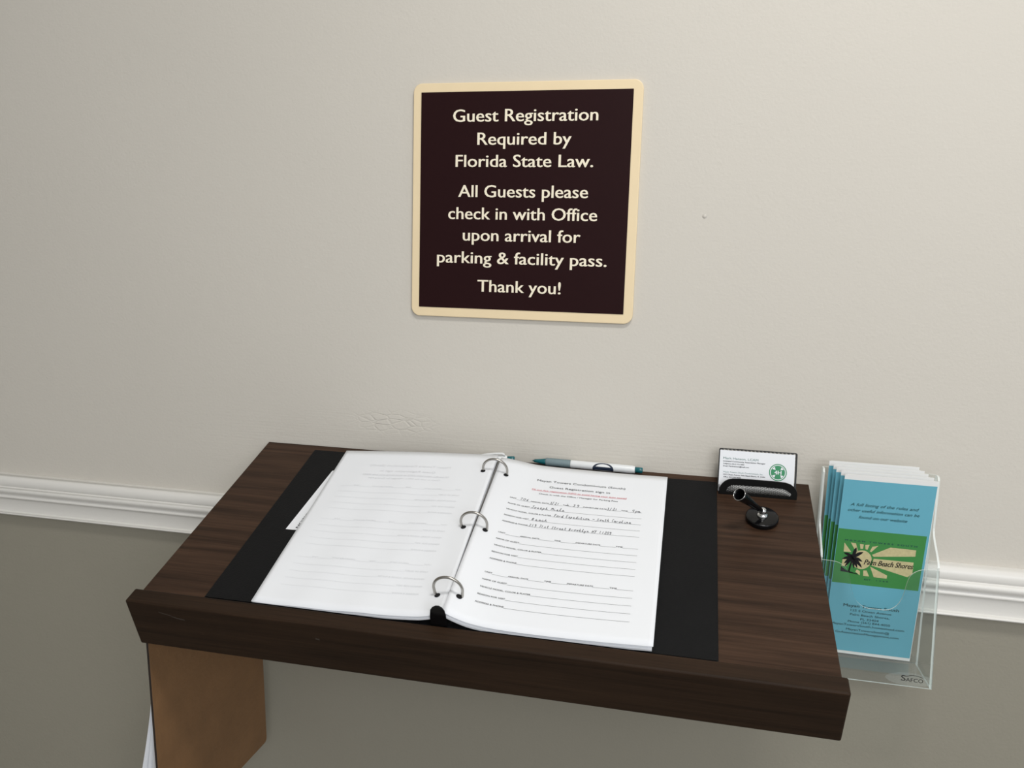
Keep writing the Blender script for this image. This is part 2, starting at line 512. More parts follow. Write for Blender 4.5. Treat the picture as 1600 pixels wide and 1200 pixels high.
DX0, DX1, DD = -0.3769, 0.3588, 0.3070
LX0, LX1, LD, LH, LT = -0.3818, 0.3630, 0.3268, -0.0590, 0.0060
TH = 0.019
desk, off = desk_thing('wall_desk', 0, 0.15)
tag(desk, 'sloping dark walnut sign-in desk fixed to the wall under the sign', 'desk')
mb = MB(off)
sec = [(0.0, 0.0), (DD - 0.0003, 0.0), (DD - 0.0003, -TH), (TH * SA / CA, -TH)]      # back edge cut plumb against the wall
mb.prism(sec, lambda v, h, d: Lc(d, v, h), DX0, DX1, 'wood')
mb.build('desktop', desk, bevel=0.0007)
mb = MB(off); mb.box(Lc(LX0, LD, LH), Lc(LX1, DD, LT), 'wood_shaded')
for pts, w in (([(-.3430, -.0050), (-.3370, -.0066), (-.3300, -.0080), (-.3250, -.0098)], .0011), ([(-.3280, -.0092), (-.3220, -.0110), (-.3130, -.0122)], .0016), ([(-.1605, -.0140), (-.1560, -.0146)], .0022)):
    ribbon(mb, pts, w, lambda x, h: Lc(x, LD + .00006, h), 'scuff')
o = mb.build('front_lip', desk, bevel=0.0022, seg=3)
tag(o, 'dark walnut board along the front edge')
# support cleat under the back edge (plumb, below the board)
mb = MB(off)
inv = MD.inverted()
cv = [inv @ Vector(p) for p in ((-.30, -.0205, 1.112), (.30, -.0205, 1.112), (.30, 0.0, 1.112), (-.30, 0.0, 1.112), (-.30, -.0205, 1.1600), (.30, -.0205, 1.1600), (.30, 0.0, 1.1680), (-.30, 0.0, 1.1680))]
mb.add(cv, [(3, 2, 1, 0), (4, 5, 6, 7), (0, 1, 5, 4), (1, 2, 6, 5), (2, 3, 7, 6), (3, 0, 4, 7)], 'wood_shaded')
mb.build('wall_cleat', desk)
# cup hook under the left end, carrying the clipboard
mb = MB(off)
hk = []
hp = Vector((-0.3745, -0.160, 1.0))
topz = 1.1040
for i in range(4): hk.append(Vector((-0.370, -0.160, topz - 0.010 * i / 3 + 0.004)))
for i in range(13):
    t = math.pi * 0.5 - i / 12 * math.pi * 1.35
    hk.append(Vector((-0.370 - 0.011 + 0.011 * math.sin(t) , -0.160, topz - 0.008 - 0.011 + 0.011 * math.cos(t))))
mb.tube([inv @ p for p in hk], 0.0013, 'steel', 8)
mb.build('cup_hook', desk)

# ------------------------------------------------------------------ ring binder
binder, off = desk_thing('ring_binder', -0.026, 0.16)
tag(binder, 'open black ring binder of white sign-in forms lying on the sloping desk', 'binder')
BV0, BV1 = 0.0135, 0.3060
CX0, SP0, SP1, CX1 = -0.2992, -0.0520, -0.0020, 0.2474


def slab(x0, x1, v0, v1, h0, h1, k, r=0.002):
    m = MB(off); m.prism(rrect(x0, -v1, x1, -v0, r, 4), lambda a, b, d: (a, b, d), h0, h1, k)
    return m


cov = slab(CX0, SP0 - 0.0006, BV0, BV1, 0.0001, 0.0022, 'vinyl').build('cover', binder, bevel=0.0004)
slab(CX0 + 0.0015, SP0 - 0.004, 0.1835, BV1 - 0.0015, 0.0030, 0.0034, 'vinyl', 0.0005).build('pocket', cov)
cov2 = slab(SP1 + 0.0006, CX1, BV0, BV1, 0.0001, 0.0022, 'vinyl').build('cover', binder, bevel=0.0004)
slab(SP1 + 0.004, CX1 - 0.0015, 0.172, BV1 - 0.0015, 0.0023, 0.0028, 'vinyl', 0.0005).build('pocket', cov2)
slab(SP0, SP1, BV0, BV1, 0.0001, 0.0026, 'vinyl', 0.0008).build('spine', binder, bevel=0.0004)

# --- page surfaces (measured height profiles along the head and foot of each open page)
PV0, PV1 = 0.0250, 0.3044
RT = smooth_tab([(-.0280, .0218), (-.0175, .0211), (-.0073, .0195), (.0037, .0175), (.0205, .0146), (.0457, .0132), (.0954, .0122), (.1401, .0116), (.1880, .0120)])
RB = smooth_tab([(-.0275, .0250), (-.0215, .0212), (-.0130, .0170), (-.0001, .0122), (.0197, .0088), (.0460, .0074), (.0850, .0073), (.1358, .0086), (.1880, .0112)])
LTp = smooth_tab([(-.2470, .0130), (-.1905, .0170), (-.1357, .0207), (-.0823, .0232), (-.0473, .0247), (-.0240, .0250)])
LB = smooth_tab([(-.2480, .0046), (-.1988, .0048), (-.1472, .0063), (-.0897, .0090), (-.0545, .0120), (-.0396, .0158), (-.0240, .0205)])


def page_h(side, x, v):
    t = min(max((v - PV0) / (PV1 - PV0), 0), 1)
    a, b = (RT, RB) if side == 'R' else (LTp, LB)
    h = lerp_tab(a, x) * (1 - t) + lerp_tab(b, x) * t
    if side == 'L':   # the turned sheets are a little wavy
        h += .00045 * math.sin(x * 95 + v * 22) * min(max((-.05 - x) / .05, 0), 1) * min(t * 3, 1)
    return h


def page_x(side, s, t):
    if side == 'R':
        return (-.0274 + .0018 * t) * (1 - s) + (.1866 - .0010 * t) * s
    return (-.2452 + .0030 * t) * (1 - s) + (-.0316 + .0050 * t - .002 * t * (1 - t)) * s


def sheet_mb(side, z0, z1, k, inset_x=0.0, inset_v=0.0, clamp=0.0, nx=44, ny=26):
    """solid slice of the page block between page surface + z0 and + z1 (z's negative = below)"""
    m = MB(off)
    def P(i, j, dz):
        s = i / nx; t = j / ny
        x = page_x(side, s, t)
        if side == 'R': x -= inset_x * s
        else: x += inset_x * (1 - s)
        v = PV0 + inset_v + (PV1 - PV0 - 2 * inset_v) * t
        return Lc(x, v, max(page_h(side, x, v) + dz, clamp + (0.0002 if dz == z1 else 0)))
    top = [P(i, j, z1) for j in range(ny + 1) for i in range(nx + 1)]
    bot = [P(i, j, z0) for j in range(ny + 1) for i in range(nx + 1)]
    N = len(top); w = nx + 1
    Fs = []
    for j in range(ny):
        for i in range(nx):
            a = j * w + i
            Fs.append((a, a + w, a + w + 1, a + 1)); Fs.append((N + a, N + a + 1, N + a + w + 1, N + a + w))
    m.add(top + bot, Fs, k, True)
    E_ = []
    for i in range(nx):
        E_.append((i, i + 1, N + i + 1, N + i)); a = ny * w + i; E_.append((a + 1, a, N + a, N + a + 1))
    for j in range(ny):
        a = j * w; E_.append((a + w, a, N + a, N + a + w)); a = j * w + nx; E_.append((a, a + w, N + a + w, N + a))
    m.add(top + bot, E_, k, False)
    return m


sheet_mb('R', -0.0066, -0.0042, 'paper', 0.0012, 0.0, 0.0033).build('paper_stack', binder)
sheet_mb('R', -0.0042, -0.0004, 'paper', 0.0030, 0.0028, 0.0036).build('paper_stack', binder)
sheet_mb('L', -0.0050, -0.0032, 'paper', 0.0008, 0.0, 0.0036).build('paper_stack', binder)
sheet_mb('L', -0.0032, -0.0004, 'paper', 0.0030, 0.0028, 0.0038).build('paper_stack', binder)

ps = lambda side, lift: (lambda x, y: Lc(x, -y, page_h(side, x, -y) + lift))
fr = ps('R', 0.00022)
mR = sheet_mb('R', -0.00035, 0.0, 'paper', 0, 0)
mL = sheet_mb('L', -0.00035, 0.0, 'paper', 0, 0)


def rule(m, x0, x1, v, w, fn, k):
    n = max(2, int(abs(x1 - x0) / 0.006))
    ribbon(m, [(x0 + (x1 - x0) * i / n, -v) for i in range(n + 1)], w, fn, k)


HEAD = [('Mayan Towers Condominium (South)', .0261, .1366, .0582, .0035, 'ink', .004),
        ('Guest Registration sign in', .0436, .1189, .0693, .0035, 'ink', .004),
        ('Fill out ALL registration INFO to avoid having your auto towed', .0230, .1397, .0767, .0023, 'red', .004),
        ('Check in with the Office / Manager for Parking Pass', .0328, .1298, .0838, .0023, 'ink', .008)]
BLOCKS = [.1007, .1651, .2308]
ROWS = [('NAME OF GUEST', .0268), ('VEHICLE MODEL, COLOR & PLATER', .0546), ('REASON FOR VISIT', .0297), ('ADDRESS & PHONE', .0306)]
UNITS = [('UNIT', .0002, .0082), ('ARRIVAL DATE', .0256, .0480), ('TIME', .0654, .0729), ('DEPARTURE DATE', .0903, .1181), ('TIME', .1356, .1432)]


def form(m, fn, kink, kred, kline, mirror=None):
    X = (lambda x: x) if mirror is None else (lambda x: mirror - x)
    g = (lambda x, y: fn(X(x), y))
    for body, a, b, v, cap, k, bold in HEAD:
        put_text(m, body, a, b, -v, cap, g, kred if k == 'red' else kink, bold=bold)
    rule(m, .0230, .1397, .0774, .00035, g, kred)
    for b0 in BLOCKS:
        for i, (t, a, b) in enumerate(UNITS):
            put_text(m, t, a, b, -b0, .0021, g, kink, bold=.013)
            nx = UNITS[i + 1][1] if i < 4 else .1605
            rule(m, b, nx, b0 + .0004, .00028, g, kline)
        for i, (t, b) in enumerate(ROWS):
            v = b0 + .01100 * (i + 1)
            put_text(m, t, .0001, b, -v, .0021, g, kink, bold=.013)
            rule(m, b, .1604, v + .0004, .00028, g, kline)


form(mR, fr, 'ink', 'red', 'line')
form(mL, ps('L', 0.00020), 'ghost', 'ghost', 'ghost', mirror=-0.0613)

# handwriting: single-stroke letters (unit box, baseline 0)
G = {
 '0': [[(.5, 1), (.15, .7), (.15, .25), (.45, 0), (.75, .3), (.75, .75), (.5, 1)]], '1': [[(.35, 1), (.3, 0)]],
 '2': [[(.15, .8), (.45, 1), (.65, .75), (.1, 0), (.8, .05)]], '3': [[(.15, .95), (.6, .95), (.35, .55), (.65, .3), (.4, 0), (.1, .1)]],
 '4': [[(.25, 1), (.15, .45), (.7, .5)], [(.65, 1), (.55, -.1)]], '6': [[(.6, 1), (.2, .5), (.2, .1), (.5, 0), (.65, .25), (.4, .45), (.2, .3)]],
 '7': [[(.1, .95), (.7, .95), (.35, 0)]], '9': [[(.65, .8), (.4, 1), (.15, .75), (.4, .5), (.65, .8), (.6, .1), (.35, -.2)]],
 '/': [[(.55, 1.1), (.15, -.2)]], ':': [[(.3, .6), (.32, .52)], [(.28, .1), (.3, .02)]], '-': [[(.1, .4), (.9, .42)]],
 'J': [[(.2, .95), (.9, 1)], [(.6, 1), (.5, .1), (.2, -.05), (.05, .2)]], 'M': [[(.1, 0), (.25, 1), (.45, .35), (.7, 1), (.85, 0)]],
 'F': [[(.35, 1), (.15, -.2)], [(.2, .95), (.85, 1.05)], [(.25, .5), (.65, .55)]], 'E': [[(.8, 1), (.3, .95), (.25, .55), (.6, .55)], [(.25, .55), (.15, .05), (.75, 0)]],
 'S': [[(.75, .9), (.4, 1), (.25, .7), (.6, .4), (.45, .05), (.05, .1)]], 'C': [[(.8, .85), (.5, 1), (.2, .6), (.25, .1), (.75, .1)]],
 'B': [[(.25, 1), (.15, 0)], [(.2, .95), (.65, .85), (.3, .55), (.7, .3), (.2, 0)]], 'N': [[(.1, 0), (.25, 1), (.6, 0), (.8, 1)]],
 'Y': [[(.1, 1), (.4, .5)], [(.75, 1), (.25, -.1)]],
 'a': [[(.65, .5), (.3, .55), (.15, .2), (.4, 0), (.65, .45), (.65, .05), (.95, .15)]], 'c': [[(.65, .45), (.35, .55), (.2, .2), (.45, 0), (.9, .15)]],
 'd': [[(.6, .45), (.3, .5), (.15, .2), (.4, 0), (.65, .4), (.75, 1.05)], [(.7, .6), (.65, .05), (.95, .1)]], 'e': [[(.15, .25), (.6, .35), (.45, .58), (.2, .3), (.35, 0), (.95, .15)]],
 'h': [[(.35, 1.1), (.15, 0), (.3, .4), (.55, .5), (.6, .05), (.95, .1)]], 'i': [[(.3, .5), (.3, .05), (.9, .15)], [(.4, .8), (.43, .75)]],
 'k': [[(.3, 1.05), (.2, 0)], [(.7, .55), (.28, .3), (.75, 0)]], 'l': [[(.1, .1), (.5, 1), (.4, 1.1), (.3, .1), (.9, .1)]],
 'm': [[(.05, .5), (.1, 0), (.3, .5), (.4, 0), (.6, .5), (.7, .05), (.98, .1)]], 'n': [[(.1, .5), (.15, 0), (.5, .5), (.55, .05), (.95, .1)]],
 'o': [[(.45, .5), (.15, .25), (.4, 0), (.7, .25), (.45, .5), (.95, .45)]], 'p': [[(.25, .5), (.1, -.55)], [(.2, .4), (.55, .5), (.6, .15), (.2, .05)]],
 'r': [[(.1, .45), (.2, .02), (.25, .4), (.6, .5), (.8, .4)]], 's': [[(.6, .5), (.3, .45), (.6, .15), (.15, .02), (.9, .08)]],
 't': [[(.45, .95), (.35, .05), (.8, .08)], [(.15, .6), (.75, .65)]], 'u': [[(.1, .5), (.2, .02), (.6, .45), (.6, .05), (.95, .1)]],
 'x': [[(.15, .5), (.7, 0)], [(.7, .5), (.15, 0)]], 'y': [[(.15, .5), (.35, .1), (.7, .5)], [(.65, .5), (.35, -.5), (.1, -.4)]], ' ': [],
}


def hand(m, s, x0, x1, v, size, seed):
    rnd = random.Random(seed)
    adv = (x1 - x0) / len(s)
    for i, ch in enumerate(s):
        jx, jy, js = rnd.uniform(-.1, .1), rnd.uniform(-.05, .08), rnd.uniform(.85, 1.12)
        for st in G[ch]:
            q = []
            for a, b in zip(st, st[1:]):
                for t in (0, .5): q.append((a[0] + (b[0] - a[0]) * t, a[1] + (b[1] - a[1]) * t))
            q.append(st[-1])
            pts = [(x0 + adv * (i + (a + jx + b * .18) * .98), -v + (b * js + jy) * size) for a, b in q]
            ribbon(m, pts, .00048, ps('R', 0.00032), 'pen_ink')


b0 = BLOCKS[0]
hand(mR, '706', .0125, .0235, b0 - .0006, .0042, 1)
hand(mR, '3/21', .0490, .0610, b0 - .0002, .0044, 2)
hand(mR, '1:39', .0690, .0860, b0, .0042, 3)
hand(mR, '3/21', .1185, .1315, b0, .0044, 4)
hand(mR, '4pm', .1480, .1590, b0, .0042, 5)
hand(mR, 'Joseph Miele', .0285, .0690, b0 + .0108, .0046, 6)
hand(mR, 'Ford Expedition - South Carolina', .0580, .1490, b0 + .0217, .0046, 7)
hand(mR, 'Beach', .0330, .0520, b0 + .0327, .0044, 8)
hand(mR, '219 71st Street Brooklyn NY 11209', .0320, .1290, b0 + .0437, .0046, 9)

# flat dark discs for the punched holes, the shade inside painted on
RINGS = [(.0592, -.0433, .0227, -.0133, .0217), (.1670, -.0402, .0201, -.0142, .0203), (.2750, -.0396, .0178, -.0156, .0168)]
for v, xa, ha, xb, hb in RINGS:
    for side, m, x in (('L', mL, xa), ('R', mR, xb)):
        n = 14
        m.add([ps(side, 0.0004)(x + .0032 * math.cos(2 * math.pi * i / n), -(v + .0012) + .0030 * math.sin(2 * math.pi * i / n)) for i in range(n)], [list(range(n))], 'ink')
o = mR.build('top_sheet', binder); tag(o, 'sign-in form filled in by hand in its first block')
o = mL.build('top_sheet', binder); tag(o, 'blank back of a turned sheet with print showing through')

mech = empty('ring_mechanism'); mech.parent = binder
mech.location = Lc(-.027, .1675, .0026) - off
moff = Lc(-.027, .1675, .0026)
m = MB(moff)
cs = [(-.0085, 0), (-.0085, .0012), (-.0050, .0060), (-.0018, .0135), (-.0008, .0158), (.0008, .0158), (.0018, .0135), (.0050, .0060), (.0085, .0012), (.0085, 0)]
m.prism(cs, lambda a, b, d: Lc(-.027 + a - .0032 * min(b / .0158, 1), d, .0026 + b), .030, .2985, 'steel')
m.build('base_rail', mech)
for v, xa, ha, xb, hb in RINGS:
    m = MB(moff)
    cx = -.0274; r = .0157; ch = .0424 - r
    path = [Lc(cx - .0075, v, .0062), Lc(cx - .0125, v, .0120), Lc(cx - .0150, v, ch - .007)]
    path += [Lc(cx - r * math.cos(t), v, ch + r * math.sin(t)) for t in [math.pi * i / 20 for i in range(21)]]
    path += [Lc(cx + .0150, v, ch - .007), Lc(cx + .0125, v, .0120), Lc(cx + .0075, v, .0062)]
    m.tube(path, .00155, 'steel', 12)
    m.build('ring', mech)
m = MB(moff)
tab = [(-.0395, .0030), (-.0215, .0030), (-.0212, .0100), (-.0214, .0200), (-.0225, .0255), (-.0250, .0290), (-.0285, .0308), (-.0320, .0305), (-.0355, .0285), (-.0378, .0250), (-.0384, .0190), (-.0390, .0100)]
m.prism(tab, lambda a, b, d: Lc(a, d - max(0, b - .02) * .15, b), .3049, .3066, 'gloss_black')
o = m.build('trigger_tab', mech, bevel=0.0007); tag(o, 'glossy black lever tab')

# ------------------------------------------------------------------ loose sheet tucked in the left pocket
ls, off2 = desk_thing('loose_sheet', -.20, .16, .0025)
tag(ls, 'loose white sheet tucked in the left pocket of the open binder', 'sheet of paper')
m = MB(off2)
rz = .0632
lf = lambda x, y, d=0.0: Lc(-.2534 + x * math.cos(rz) + y * math.sin(rz) * 1.0, .0589 - y * math.cos(rz) + x * math.sin(rz) * .2, .0025 + d)
# local: x to the right from the top-left corner, y up (negative = down the slope)
corner = [(0, 0), (.185, 0), (.185, -.205), (0, -.205)]
m.prism([(x, y) for x, y in corner], lambda a, b, d: lf(a, b, d), 0.0, 0.0003, 'paper')
tf = lambda x, y: lf(.0138 - y, -.122 + x, 0.0004)
put_text(m, 'PLACED IN THE NOTICE', -.068, .036, 0.0, .0030, tf, 'ink', bold=.02)
m.build('paper', ls)

# ------------------------------------------------------------------ pens behind the binder
def make_pen(name, tip, end, roll, label):
    """pen lying from tip to end (desk-local); roll = angle of the clip around the barrel"""
    tip, end = Vector(tip), Vector(end)
    ax = (end - tip).normalized(); Lp = (end - tip).length
    up = (Vector((0, 0, 1)) - ax * ax.z).normalized(); side = ax.cross(up)
    o = empty(name, MD @ tip, ROT)
    tag(o, label, 'pen', 'teal and white ballpoint pens')
    m = MB(tip); m.lathe(tip, ax, [(0, 0), (.0007, .0002), (.0009, .0020), (.0019, .0022), (.0024, .006), (.0032, .012), (.0040, .0165), (.0043, .0180), (0, .0180)], 'teal', 28); m.build('tip_cone', o)
    m = MB(tip); m.lathe(tip, ax, [(0, .0178), (.0049, .0180), (.0053, .0195), (.0053, .0500), (.0050, .0512), (0, .0512)], 'grip', 28); m.build('grip', o)
    m = MB(tip); m.lathe(tip, ax, [(0, .0510), (.0052, .0513), (.0053, .0525), (.0053, Lp - .014), (.0048, Lp - .0105), (.0046, Lp - .0098), (0, Lp - .0098)], 'pen_white', 32)
    # navy ring emblem wrapped on the barrel
    def wrap(a, b, lift=.00008):
        q = b / .0053
        d = up * math.cos(q) + side * math.sin(q)
        return tip + ax * a + d * (.0053 + lift)
    return o, m, wrap, ax, up, side, Lp


def finish_pen(o, m, tip, ax, up, side, Lp, roll):
    tip = Vector(tip)
    m.build('barrel', o)
    m = MB(tip); m.lathe(tip, ax, [(0, Lp - .0100), (.0037, Lp - .0098), (.0037, Lp - .0008), (.0030, Lp), (0, Lp)], 'teal', 28); m.build('push_button', o)
    d = up * math.cos(roll) + side * math.sin(roll)
    m = MB(tip)
    P = [tip + ax * (Lp - .0125) + d * .0048, tip + ax * (Lp - .0130) + d * .0072, tip + ax * (Lp - .0165) + d * .0090, tip + ax * (Lp - .026) + d * .0091, tip + ax * (Lp - .040) + d * .0075, tip + ax * (Lp - .047) + d * .0060]
    w = ax.cross(d)
    V = []
    for p in P: V += [p - w * .0019 - d * .0006, p + w * .0019 - d * .0006, p + w * .0017 + d * .0006, p - w * .0017 + d * .0006]
    Fs = [(0, 1, 2, 3), tuple(4 * (len(P) - 1) + i for i in (3, 2, 1, 0))]
    for i in range(len(P) - 1):
        for j in range(4): Fs.append((4 * i + j, 4 * i + (j + 1) % 4, 4 * i + 4 + (j + 1) % 4, 4 * i + 4 + j))
    m.add(V, Fs, 'pen_white'); m.build('clip', o, bevel=.0004)


tipA, endA = Lc(.0092, .0030, .0054), Lc(.1543, .0059, .0054)
pen, m, wrap, ax, up, side, Lp = make_pen('ballpoint_pen', tipA, endA, 0, 'teal and white pen lying behind the right page, emblem on its barrel')
# emblem: arc band, centre low on the visible side
sgn = -1 if side.y > 0 else 1
cA, cB = .0945, sgn * .0083
for r0_, r1_, k in ((.0108, .0137, 'navy'),):
    n = 40; V = []
    for i in range(n + 1):
        t = -.35 + (math.pi + .7) * i / n
        for r in (r0_, r1_):
            V.append(wrap(cA + r * math.cos(t), cB - sgn * r * math.sin(t) * .64))
    m.add(V, [(2 * i, 2 * i + 1, 2 * i + 3, 2 * i + 2) for i in range(n)], k)
n = 16; nb = 6; V = []
for i in range(n + 1):
    for j in range(nb + 1): V.append(wrap(cA - .0120 + .0240 * i / n, cB - sgn * .0030 + sgn * .0050 * j / nb, .0001))
m.add(V, [(i * (nb + 1) + j, i * (nb + 1) + j + 1, (i + 1) * (nb + 1) + j + 1, (i + 1) * (nb + 1) + j) for i in range(n) for j in range(nb)], 'navy')
finish_pen(pen, m, tipA, ax, up, side, Lp, -sgn * math.radians(105))
tipB, endB = Lc(-.1570, .0300, .0090), Lc(-.0150, .0036, .0060)
pen, m, wrap, ax, up, side, Lp = make_pen('ballpoint_pen', tipB, endB, 0, 'pen with white clip mostly hidden behind the top of the left page')
finish_pen(pen, m, tipB, ax, up, side, Lp, 0.0)

# ------------------------------------------------------------------ business card holder
ch_, offc = desk_thing('business_card_holder', .2958, .024)
tag(ch_, 'black wire mesh business card holder at the desk back right corner', 'card holder')
LEAN = A + 0.2152
TL = Vector((0, math.sin(LEAN), math.cos(LEAN)))          # up the leaning back plate
TN = Vector((0, -math.cos(LEAN), math.sin(LEAN)))         # its front normal
cb = Lc(.2482, .0318, .0022)                              # lower left corner of the card
HX0, HX1 = .2492, .3415


def back(x, t, n): return Vector((x, cb.y, cb.z)) + TL * t + TN * n


def frame(m, outer, inner, fn, d0, d1, k):
    n = len(outer)
    for d, flip in ((d0, 1), (d1, 0)):
        V = [fn(a, b, d) for a, b in outer] + [fn(a, b, d) for a, b in inner]
        m.add(V, [((i, (i + 1) % n, n + (i + 1) % n, n + i)[::-1] if flip else (i, (i + 1) % n, n + (i + 1) % n, n + i)) for i in range(n)], k)
    for ring in (outer, inner):
        V = [fn(a, b, d0) for a, b in ring] + [fn(a, b, d1) for a, b in ring]
        m.add(V, [(i, (i + 1) % n, n + (i + 1) % n, n + i) for i in range(n)], k)


def diag_mesh(m, fn, d, x0, x1, y0, y1, inside, pitch, w, k, slope=0.55):
    H = y1 - y0
    for s in (1, -1):
        q = x0 - H / slope
        while q < x1 + H / slope:
            seg = []
            for i in range(25):
                y = y0 + H * i / 24
                x = q + (y - y0) / slope * s if s > 0 else q + (y1 - y) / slope
                if x0 <= x <= x1 and inside(x, y): seg.append((x, y))
                else:
                    if len(seg) > 1: m.tube([fn(a, b, d + (s * w * .45)) for a, b in (seg[0], seg[-1])], w / 2, k, 6)
                    seg = []
            if len(seg) > 1: m.tube([fn(a, b, d + (s * w * .45)) for a, b in (seg[0], seg[-1])], w / 2, k, 6)
            q += pitch


m = MB(offc)
bo = rrect(HX0 - .0016, -.001, HX1 - .0008, .0532, .0022, 6); bi = rrect(HX0 + .0006, .004, HX1 - .0030, .0520, .0010, 6)
frame(m, bo, bi, back, -.0034, -.0022, 'dark_metal')
m.build('back_plate', ch_, bevel=0.0003)
m = MB(offc)
diag_mesh(m, back, -.0028, HX0 + .0003, HX1 - .0027, .030, .0524, lambda x, y: True, .0046, .0009, 'mesh')
m.build('back_mesh', ch_)
VF = .0345
front = lambda x, h, d: Lc(x, VF + d, h)
fo = []
top = [(.2500, .0006), (.2500, .0090), (.2508, .0120), (.2528, .0158), (.2558, .0196), (.2600, .0226), (.2650, .0241), (.2720, .0246),
       (.2900, .0248), (.3050, .0248), (.3180, .0246), (.3260, .0241), (.3320, .0222), (.3364, .0188), (.3394, .0146), (.3410, .0104), (.3414, .0070), (.3414, .0006)]
inn = [(.2585, .0046), (.2583, .0060), (.2590, .0085), (.2604, .0112), (.2630, .0136), (.2662, .0147), (.2700, .0151), (.2760, .0153),
       (.2900, .0154), (.3050, .0154), (.3160, .0153), (.3215, .0151), (.3260, .0143), (.3300, .0124), (.3328, .0100), (.3342, .0078), (.3342, .0060), (.3336, .0046)]
m = MB(offc); frame(m, top, inn, front, -.0006, .0006, 'dark_metal')
m.build('front_plate', ch_)


def in_poly(x, y, P=inn):
    c = False
    for (xa, ya), (xb, yb) in zip(P, P[1:] + P[:1]):
        if (ya > y) != (yb > y) and x < (xb - xa) * (y - ya) / (yb - ya) + xa: c = not c
    return c


m = MB(offc)
diag_mesh(m, front, 0.0, .2583, .3342, .0046, .0154, in_poly, .0044, .00105, 'mesh')
m.build('front_mesh', ch_)
m = MB(offc)
m.box(Lc(HX0 + .0002, VF + .0006, .0001), Lc(HX1, .0170, .0012), 'dark_metal')
m.build('base_plate', ch_)
for x in (HX0 + .0004, HX1 - .0006):
    m = MB(offc)
    q = [back(x, -.001, -.0028), back(x, .010, -.0028), Lc(x, VF, .0100), Lc(x, VF, .0008)]
    m.add([p + Vector((-.0003, 0, 0)) for p in q] + [p + Vector((.0003, 0, 0)) for p in q], [(0, 1, 2, 3), (7, 6, 5, 4), (0, 1, 5, 4), (1, 2, 6, 5), (2, 3, 7, 6), (3, 0, 4, 7)], 'dark_metal')
    m.build('side_plate', ch_)

# the card standing in it
bc = empty('business_card', MD @ cb, ROT)
tag(bc, 'white business card with round green emblem standing in the mesh holder', 'business card')
cf = lambda x, y, n=0.0: back(.2488 + x, y, n)
m = MB(cb); CWd, CHt = .0889, .0508
m.prism([(0, 0), (CWd, 0), (CWd, CHt), (0, CHt)], cf, -.0016, -.0002, 'paper')
for body, a, b, y, cap, k, bold in (('Mark Hanson, LCAM', .0042, .0460, .0398, .0026, 'card_grey', .006),
        ('Licensed Community Association Manager', .0043, .0545, .0367, .0015, 'ink', .02), ('Cellphone (561) 512-7604', .0045, .0294, .0336, .0014, 'ink', .02),
        ('Email: MarkHanson@mail.com', .0046, .0352, .0307, .0014, 'ink', .02), ('Mayan Towers South Condominium, Inc.', .0050, .0524, .0233, .0017, 'card_grey', .0),
        ('125 S Ocean Avenue, Palm Beach Shores, FL 33404', .0052, .0549, .0203, .0014, 'ink', .02), ('Office: (561) 844-4050', .0054, .0262, .0173, .0014, 'ink', .02)):
    put_text(m, body, a, b, y, cap, lambda x, yy: cf(x, yy, .0), k, bold=bold)
ex, ey, er = .0696, .0280, .0104
def disc(r0_, r1_, k, lift, n=40):
    V = []
    for i in range(n):
        t = 2 * math.pi * i / n
        for r in (r0_, r1_): V.append(cf(ex + r * math.cos(t), ey + r * math.sin(t), lift))
    m.add(V, [(2 * i, 2 * i + 1, (2 * i + 3) % (2 * n), (2 * i + 2) % (2 * n)) for i in range(n)], k)
disc(er * .90, er, 'card_green', 0.0)
disc(0.0001, er * .80, 'card_green', 0.0)
for q in range(4):       # white wedges between four leaves
    t = math.pi / 4 + q * math.pi / 2
    for dt in (-.0,):
        a = er * .80
        V = [cf(ex + a * .48 * math.cos(t), ey + a * .48 * math.sin(t), .0001)] + [cf(ex + a * .93 * math.cos(t + w), ey + a * .93 * math.sin(t + w), .0001) for w in (-.26, -.09, .09, .26)]
        m.add(V, [(0, 1, 2, 3, 4)], 'paper')
put_text(m, '4H', ex - .0040, ex + .0040, ey - .0024, .0046, lambda x, y: cf(x, y, .00025), 'paper', bold=.03)
m.build('card', bc)

# ------------------------------------------------------------------ desk pen stand
st, offs = desk_thing('pen_stand', .2986, .0800)
tag(st, 'round black pen stand with empty tilted socket near the card holder', 'pen stand')
c0 = Lc(.2986, .0800, 0)
m = MB(offs); m.lathe(c0, (0, 0, 1), [(0, .0), (.0178, .0), (.0186, .0010), (.0187, .0056), (.0181, .0066), (.0172, .0069), (0, .0069)], 'gloss_black', 56)
m.build('base', st)
m = MB(offs); m.lathe(c0, (0, 0, 1), [(.0062, .0068), (.0064, .0078), (.0058, .0098), (.0046, .0106), (.0040, .0112), (.0044, .0130), (.0042, .0152), (.0030, .0170), (.0012, .0178), (0, .0179)], 'chrome', 36)
m.build('swivel_ball', st)
s0 = Lc(.2980, .0806, .0135); s1 = Lc(.2680, .1050, .0532)
ax = (s1 - s0).normalized(); Ls = (s1 - s0).length
m = MB(offs)
m.lathe(s0, ax, [(0, .000), (.0024, .001), (.0028, .004), (.0032, .012), (.0042, Ls * .45), (.0056, Ls * .72), (.0069, Ls * .93), (.0073, Ls), (.0066, Ls), (.0060, Ls * .9), (.0045, Ls * .6), (0, Ls * .5)], 'gloss_black', 36)
o = m.build('socket', st)
m = MB(offs)
m.tube([s1 + (ax.cross(Vector((0, 0, 1))).normalized() * math.cos(t) + ax.cross(ax.cross(Vector((0, 0, 1))).normalized()) * math.sin(t)) * .0071 for t in [2 * math.pi * i / 40 for i in range(41)]], .00035, 'chrome', 6)
m.build('socket_rim', st)

